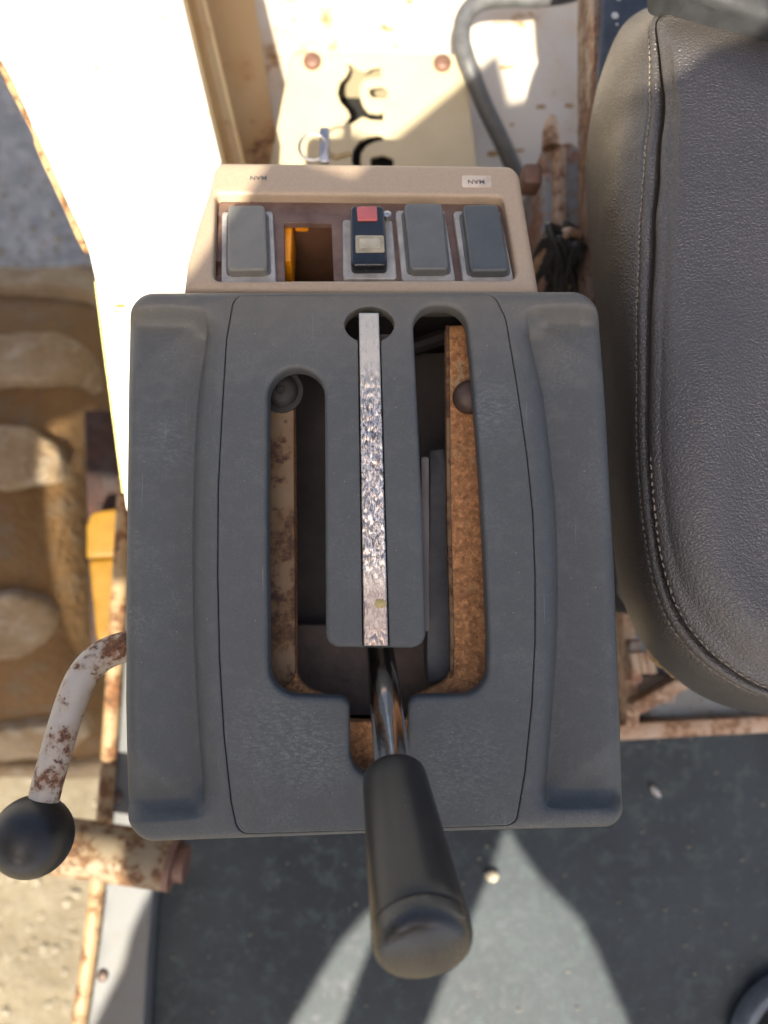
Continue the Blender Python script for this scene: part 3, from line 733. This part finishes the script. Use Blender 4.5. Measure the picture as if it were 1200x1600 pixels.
# ------------------------------------------------------------------ bent handle and its ball
hd = thing('bent_handle', P(60, 1290, .40), 'chipped white bent tube handle with a round black ball knob', 'handle')
path = catmull([P(290, 1012, .44), P(215, 1009, .445), P(178, 1016, .449), P(148, 1034, .452), P(124, 1066, .455), P(104, 1120, .457), P(88, 1175, .459), P(74, 1225, .46), P(66, 1262, .46)], 8)
v, f = tube_vf(path, [.0084-.0008*i/len(path) for i in range(len(path))], 24); mk('tube', v, f, ARM, hd)
bc = P(51, 1307, .462); d = Vector(path[-1])-Vector(path[-5])
u_ = (Vector(path[-3])-bc).normalized()
pr = [(-.0199*cos(pi*k/24), .0199*sin(pi*k/24)) for k in range(25)]
pr = [(-.0199, .0002)]+pr[1:23]+[(.0188, .0076), (.0192, .0070)]
v, f = lathe_vf(bc, u_, pr, 40); mk('ball_knob', v, f, BALL, hd, 60)
pp = thing('support_pipe', P(200, 1340, .04), 'thick rust streaked cream pipe lying across the sill below the ball knob', 'pipe')
v, f = tube_vf([P(20, 1311, .095), P(120, 1325, .095), P(200, 1337, .095), P(268, 1347, .095)], .0262, 32); mk('pipe', v, f, PIPE, pp)
v, f = tube_vf([P(266, 1346, .095), P(275, 1348, .095), P(276, 1348, .095), P(292, 1350, .095)], [.0266, .0266, .017, .017], 32); mk('collar', v, f, BOLT2, pp)

# ------------------------------------------------------------------ yellow cover box with cut-outs
ZY = .15
yc = thing('yellow_cover', P(590, 170, .05), 'pale yellow steel cover with a cut-out emblem and two round bolts behind the switch box', 'cover')
emb = [(541, 100), (548, 99), (556, 106), (566, 111), (574, 111), (580, 106), (595, 104), (596, 120), (580, 122), (570, 124), (565, 129), (562, 137), (562, 146), (564, 156), (568, 166), (576, 175), (590, 177), (599, 175), (599, 188), (580, 187), (566, 182), (558, 188), (550, 193), (540, 191), (547, 181), (543, 172), (532, 160), (527, 145), (531, 128), (541, 118), (546, 108)]
slot = rpoly([(574, 137, 6), (598, 134, 8), (608, 143, 8), (604, 154, 6), (580, 152, 8)], 5)
emb2 = [(549, 250), (551, 235), (560, 222), (574, 213), (590, 210), (598, 212), (600, 218), (586, 221), (572, 228), (564, 240), (563, 255), (568, 268), (556, 270)]
slot2 = rpoly([(578, 246, 5), (598, 242, 6), (616, 248, 7), (614, 262, 5), (580, 262, 6)], 4)
v, f = sheet([px_loop(rpoly([(455, 83, 6), (724, 84, 8), (735, 165), (750, 300), (412, 300), (440, 160)]), ZY), px_loop(emb, ZY), px_loop(slot, ZY), px_loop(emb2, ZY), px_loop(slot2, ZY)],
             [.0015, .0005, .0005, .0005, .0005], .012, flat_to3(ZY), .0025, None, bstep=.0022)
mk('cover_plate', v, f, YELLOW, yc, 50)
wv = MB(); c4 = [P(x, y, ZY-.0055) for x, y in ((459, 87), (721, 88), (745, 298), (418, 298))]
cw = P(590, 190, ZY); c4 = [Vector((cw.x+(q.x-cw.x)*.985, cw.y+(q.y-cw.y)*.985, q.z)) for q in c4]
wv.add(c4+[Vector((q.x, q.y, .052)) for q in c4], [(0, 1, 5, 4), (1, 2, 6, 5), (2, 3, 7, 6), (3, 0, 4, 7)]); wv.build('side_wall', YELLOW, yc, 0)
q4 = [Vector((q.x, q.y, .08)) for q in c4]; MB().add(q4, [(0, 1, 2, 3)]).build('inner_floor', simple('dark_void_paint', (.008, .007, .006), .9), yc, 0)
for (x, y) in ((488, 97), (691, 100)):
    v, f = lathe_vf(P(x, y, ZY), (0, 0, 1), [(0, .0088), (.002, .0088), (.0045, .0075), (.006, .005), (.0066, .001)], 20); mk('bolt', v, f, BOLT2, yc)

# key with ring
ky = thing('ignition_key', P(508, 240, .30), 'small silver key with a wire ring between yellow cover and switch box', 'key')
v, f = box_vf(P(507, 228, .30), (.0075, .028, .004), .0012); mk('key_blade', v, f, SILVER, ky)
rc = P(489, 230, .302); tv = []
ring = [rc+Vector((.0105*cos(a), .0095*sin(a), .002*sin(a))) for a in [2*pi*k/28 for k in range(29)]]
v, f = tube_vf(ring, .0012, 8); mk('key_ring', v, f, SILVER, ky)
v, f = tube_vf([P(513, 240, .298), P(525, 246, .298), P(548, 240, .298)], .0022, 8); mk('key_tag', v, f, simple('tan_cord', (.35, .25, .12), .7), ky)

# hose, column, cables and bracket behind
ho = mk('rubber_hose', *tube_vf(catmull([P(960, -40, .17), P(900, -14, .17), P(840, -4, .17), P(785, -4, .17), P(748, 4, .17), P(726, 26, .17), P(721, 60, .17), P(727, 88, .17), P(737, 115, .165), P(757, 165, .15), P(786, 225, .13), P(815, 290, .10)], 8), .0085, 16), HOSE, None, 35, P(740, 115, .165))
tag(ho, 'grey curved rubber hose looping down right of the yellow cover', 'hose')
cl = thing('rusted_post', P(880, 320, .05), 'rusted steel post with flaking blue grey paint beside the seat', 'post')
v, f = sheet([px_loop(rpoly([(846, 232, 8), (890, 218, 8), (935, 240), (935, 470), (846, 470)]), .20)], [.006], .02, flat_to3(.20), .148, None, bstep=.005); mk('post_body', v, f, RUSTY, cl)
v, f = tube_vf([P(862, 232, .205), P(860, 205, .205), P(862, 186, .20)], [.009, .007, .005], 12); mk('post_stud', v, f, RUST2, cl)
v, f = tube_vf([P(874, 440, .203), P(874, 235, .203)], .006, 12); mk('post_rib', v, f, RUST2, cl)
v, f = box_vf(P(829, 281, .32), (.014, .016, .02), .003); tag(mk('latch_block', v, f, BOLT2, None, 35), 'small brown latch block at the upper right corner of the switch box', 'latch')
cb_ = thing('cable_bundle', P(880, 410, .06), 'tangle of black cables stuffed between switch box and seat', 'cables')
random.seed(3)
for k in range(16):
    a = P(random.uniform(835, 925), random.uniform(385, 425), random.uniform(.24, .30)); top_ = P(random.uniform(850, 905), random.uniform(352, 385), random.uniform(.27, .31)); b = P(random.uniform(840, 925), random.uniform(440, 490), random.uniform(.18, .24))
    pth = catmull([a+Vector((random.uniform(-.01, .01), 0, -.05)), a, top_, (top_+b)/2+Vector((random.uniform(-.012, .012), 0, .012)), b, b-Vector((0, .01, .08))], 6)
    v, f = tube_vf(pth, random.choice((.0022, .003, .0042, .005)), 8); mk('cable', v, f, RUST2 if k % 7 == 3 else RUBBER, cb_)

# ------------------------------------------------------------------ seat
seat = thing('operator_seat', P(1120, 560, 0), 'black grained leather seat cushion with tan stitched side bolster', 'seat')
NB = 260
def curve(px_pts, n=NB):
    c_ = resample(catmull(px_pts, 14), 2, False); 
    s_ = np.concatenate([[0], np.cumsum(np.linalg.norm(np.diff(c_, axis=0), axis=1))]); t = np.linspace(0, s_[-1], n)
    return np.stack([np.interp(t, s_, c_[:, i]) for i in range(2)], 1)
sil = curve([(1330, 60), (1200, 26), (1110, 8), (1045, 8), (1000, 18), (965, 52), (937, 125), (920, 215), (916, 300), (926, 430), (940, 560), (950, 700), (958, 830), (972, 930), (1003, 1002), (1055, 1060), (1120, 1098), (1200, 1118), (1330, 1130)])
seam = curve([(1330, 75), (1200, 48), (1110, 32), (1052, 22), (1028, 28), (1026, 60), (1032, 120), (1036, 190), (1031, 262), (1023, 360), (1017, 480), (1014, 600), (1016, 720), (1027, 850), (1046, 930), (1076, 986), (1125, 1036), (1200, 1080), (1330, 1110)])
inn = curve([(1345, 110), (1230, 96), (1150, 86), (1105, 82), (1085, 100), (1083, 140), (1085, 180), (1087, 230), (1084, 290), (1078, 380), (1074, 480), (1072, 600), (1074, 720), (1086, 810), (1105, 870), (1135, 920), (1170, 960), (1230, 1000), (1340, 1040)])
far = curve([(1500, 200), (1490, 205), (1480, 210), (1470, 220), (1462, 240), (1456, 260), (1452, 290), (1450, 330), (1450, 380), (1450, 440), (1450, 500), (1450, 580), (1450, 660), (1455, 720), (1460, 770), (1470, 810), (1480, 840), (1490, 860), (1500, 880)])
def c3(c_, z): return np.array([tuple(P(x, y, z)) for x, y in c_])
def toward(a, b, t): return a+(b-a)*t
rows = [c3(toward(sil, seam, .22), .30), c3(toward(sil, seam, .08), .34), c3(sil, .385), c3(toward(sil, seam, .16), .427), c3(toward(sil, seam, .42), .455), c3(toward(sil, seam, .74), .470), c3(seam, .476), c3(toward(seam, inn, .3), .483), c3(inn, .489), c3(toward(inn, far, .4), .494), c3(far, .492)]
iseam = 6
NV = 22
allr = []
for j in range(NB): allr.append(np.array(catmull([r[j] for r in rows], NV)))
G = np.array(allr)                                     # NB x M x 3
Mv = G.shape[1]; js = iseam*NV
# seam groove and rolled welt, stitch furrow, wrinkles
du = np.gradient(G, axis=0); dv = np.gradient(G, axis=1); nr = np.cross(dv, du); nr /= np.maximum(np.linalg.norm(nr, axis=2, keepdims=True), 1e-12)
if nr[NB//2, js, 2] < 0: nr = -nr
ds = np.zeros((NB, Mv))
seg = np.linalg.norm(np.diff(G, axis=1), axis=2); acc = np.concatenate([np.zeros((NB, 1)), np.cumsum(seg, 1)], 1); acc -= acc[:, js:js+1]
ds -= .0045*np.exp(-(acc/.0013)**2)                    # the seam itself
ds += .0012*np.exp(-((acc+.0045)/.003)**2)
ds += .0016*np.exp(-((acc-.0045)/.004)**2)
vv_ = np.linspace(0, 1, NB)[:, None]
ds += .0055*np.exp(-((acc-.030)/.016)**2)*sstep(.42, .60, vv_)*(1-sstep(.86, .97, vv_))
ds -= .0007*np.exp(-((acc+.0085)/.0013)**2)            # stitch furrow
for i in range(NB):
    for j in range(Mv):
        p = G[i, j]; q = Vector(p)
        wr = noise.noise(Vector((q.x*14, q.y*42, q.z*10)))
        a = math.exp(-((q.y-.225)/.055)**2)*max(0, min(1, (acc[i, j]+.06)/.03))*max(0, min(1, (.02-acc[i, j])/.02))
        ds[i, j] += .0046*wr*a+.0011*noise.noise(q*16)
G = G+nr*ds[..., None]
v = G.reshape(-1, 3); f = [(i*Mv+j, i*Mv+j+1, (i+1)*Mv+j+1, (i+1)*Mv+j) for i in range(NB-1) for j in range(Mv-1)]
mk('cushion', v, f, LEATH, seat, 180)
# stitches on the bolster side of the seam
stt = MB()
def stitch_row(off, i0, i1, every, ln_f):
    pts_ = []
    for i in range(i0, i1):
        j = int(np.argmin(np.abs(acc[i]-off))); pts_.append(G[i, j]+nr[i, j]*.0003)
    pts_ = resample(pts_, .0004, False); s_ = 0
    k = 0
    step = int(every/.0004); l_ = int(step*ln_f)
    while k+l_ < len(pts_):
        a, b = Vector(pts_[k]), Vector(pts_[k+l_]); mid = (a+b)/2+Vector((0, 0, .0003))
        jit = Vector((random.uniform(-.0003, .0003), random.uniform(-.0003, .0003), 0)); stt.add(*tube_vf([a+jit, mid, b-jit], random.uniform(.00032, .00042), 6)); k += step+random.choice((-1, 0, 0, 1))
stitch_row(-.0085, 20, NB-14, .0042, .6)
stitch_row(.0042, 165, NB-14, .0046, .55)
o = stt.build('stitching', THREAD, seat); o['kind'] = 'stuff'
v, f = sheet([px_loop([(948, 300), (1500, 300), (1500, 960), (985, 960), (955, 800)], .22)], [.004], .05, flat_to3(.22), .21, None, bstep=.01); mk('seat_box', v, f, LEATH2, seat)
# seat pan below
v, f = sheet([px_loop([(980, 60), (1400, 60), (1400, 1000), (1200, 1060), (1060, 1020), (1000, 930), (975, 700), (950, 300)], .30)], [.004], .05, flat_to3(.30), .05, None, bstep=.01); mk('seat_pan', v, f, BLUEP, seat)
bk_ = seat
v, f = sheet([px_loop(rpoly([(1040, -40, 10), (1085, -14, 30), (1210, 30, 30), (1500, 90), (1500, -500), (1000, -500)]), .50)], [.006], .02, flat_to3(.50), .02, None, bstep=.006); mk('backrest_pad', v, f, LEATH2, bk_)
v, f = sheet([px_loop(rpoly([(944, -60), (1040, -60), (1010, 60, 8), (960, 100, 8), (932, 170, 5)]), .33)], [.003], .02, flat_to3(.33), .02, None, bstep=.006); mtp = mk('mount_plate', v, f, BLUEP, bk_)
for (x, y, r_) in ((961, 24, .0028), (964, 38, .0012), (967, -2, .002)):
    v, f = rock_vf(P(x, y, .3305), r_, x, 1, .15); mk('paint_chip', v, f, simple('white_chip', (.7, .68, .62), .6), mtp)
# seat base frame, rusted
sbm = seat
def bar(name, a, b, w_, h_, m):
    a, b = Vector(a), Vector(b); d_ = (b-a); M3 = d_.to_track_quat('X', 'Z').to_matrix()
    v, f = box_vf((a+b)/2, (d_.length, w_, h_), .0015, M3); return mk(name, v, f, m, sbm)
bar('front_bar', P(955, 1137, .045), P(1500, 1108, .045), .016, .05, RUST2)
bar('side_bar', P(978, 1130, .055), P(968, 900, .055), .012, .05, RUST2)
bar('brace', P(985, 1108, .09), P(1110, 1040, .09), .013, .02, RUST2)
bar('brace', P(990, 1065, .11), P(988, 1000, .11), .010, .02, RUSTY)
bar('base_rail', P(925, 480, .30), P(922, -60, .30), .008, .05, rusty('brown_worn_rail', (.24, .18, .14), (.22, .11, .06), (.10, .055, .035), amount=.52, scale=35))
v, f = sheet([px_loop([(985, 940), (1400, 940), (1400, 1122), (985, 1122)], .055)], [.002], .05, flat_to3(.055), .05); mk('base_plate', v, f, rusty('blue_grey_worn_plate', (.17, .19, .20), (.22, .11, .06), (.07, .04, .03), amount=.42, scale=25), sbm)
v, f = box_vf(P(1015, 1075, .065), (.045, .028, .02), .002); mk('dark_pocket', v, f, INNER, sbm)
for x in (990, 1002, 1014):
    v, f = tube_vf([P(x, 1020, .12), P(x+6, 1052, .12)], .004, 8); mk('spring_pin', v, f, RUST2, sbm)
ch = thing('link_chain', P(1040, 1040, .25), 'short rusty chain hanging along the lower seat corner', 'chain')
for k in range(13):
    t = k/12; c_ = P(1010+58*t, 1008+52*t-8*sin(pi*t)*-1, .335)+Vector((random.uniform(-.001, .001), random.uniform(-.001, .001), 0))
    dd = Vector((.7, -.6, 0)).normalized(); pr_ = Vector((.6, .7, 0)).normalized() if k % 2 else Vector((0, 0, 1))
    rg_ = [c_+dd*(.0034*cos(a))+pr_*(.0021*sin(a)) for a in [2*pi*q/12 for q in range(13)]]
    v, f = tube_vf(rg_, .0008, 6); mk('link', v, f, simple('rusty_chain', (.33, .22, .10), .6, .3) if k == 0 else bpy.data.materials['rusty_chain'], ch)

# ------------------------------------------------------------------ round boot at the floor's corner, grit and pebbles
bo = thing('floor_boot', P(1260, 1640, 0), 'round black boot with a grey rim at the floor corner', 'boot')
c_ = P(1262, 1640, .004)
v, f = lathe_vf(c_, (0, 0, 1), [(0, .085), (.012, .085), (.02, .080), (.022, .074), (.016, .070), (.012, .066)], 48); mk('rim', v, f, simple('blue_grey_rim', (.13, .15, .17), .35), bo)
v, f = lathe_vf(c_, (0, 0, 1), [(.0, .069), (.012, .067), (.03, .05), (.045, .03), (.05, .001)], 40); mk('bellows', v, f, RUBBER, bo)
for (x, y, r_, lab, mt) in ((769, 1368, .0062, 'cream pebble at the sunlit edge of the floor near the lever grip', (.50, .43, .30)), (1024, 1236, .0058, 'pale oblong chip lying in shade on the floor below the seat', (.42, .40, .37))):
    v, f = rock_vf(P(x, y, .004), r_, x, 2, .8)
    if y < 1300:
        c0_ = P(x, y, .004); M3 = Matrix.Rotation(-.85, 3, 'Z'); v = [tuple(c0_+M3 @ Vector(((q[0]-c0_.x)*1.15, (q[1]-c0_.y)*.55, q[2]-c0_.z))) for q in v]
    tag(mk('pebble', v, f, simple('pebble_stone_%d' % x, mt, .8), None, 60, None), lab, 'pebble', 'pebbles lying on the cab floor')
gt = MB()
random.seed(11)
for k in range(110):
    x, y = random.uniform(250, 1200), random.uniform(1310, 1600)
    if k < 30: x, y = random.uniform(985, 1200), random.uniform(1150, 1600)
    r_ = random.choice((.0006, .0009, .0013, .0018)); gt.add(*rock_vf(P(x, y, r_*.4), r_, k, 1, .6))
tag(gt.build('floor_grit', simple('tan_grit', (.18, .165, .13), .85), smooth=60), kind='stuff')
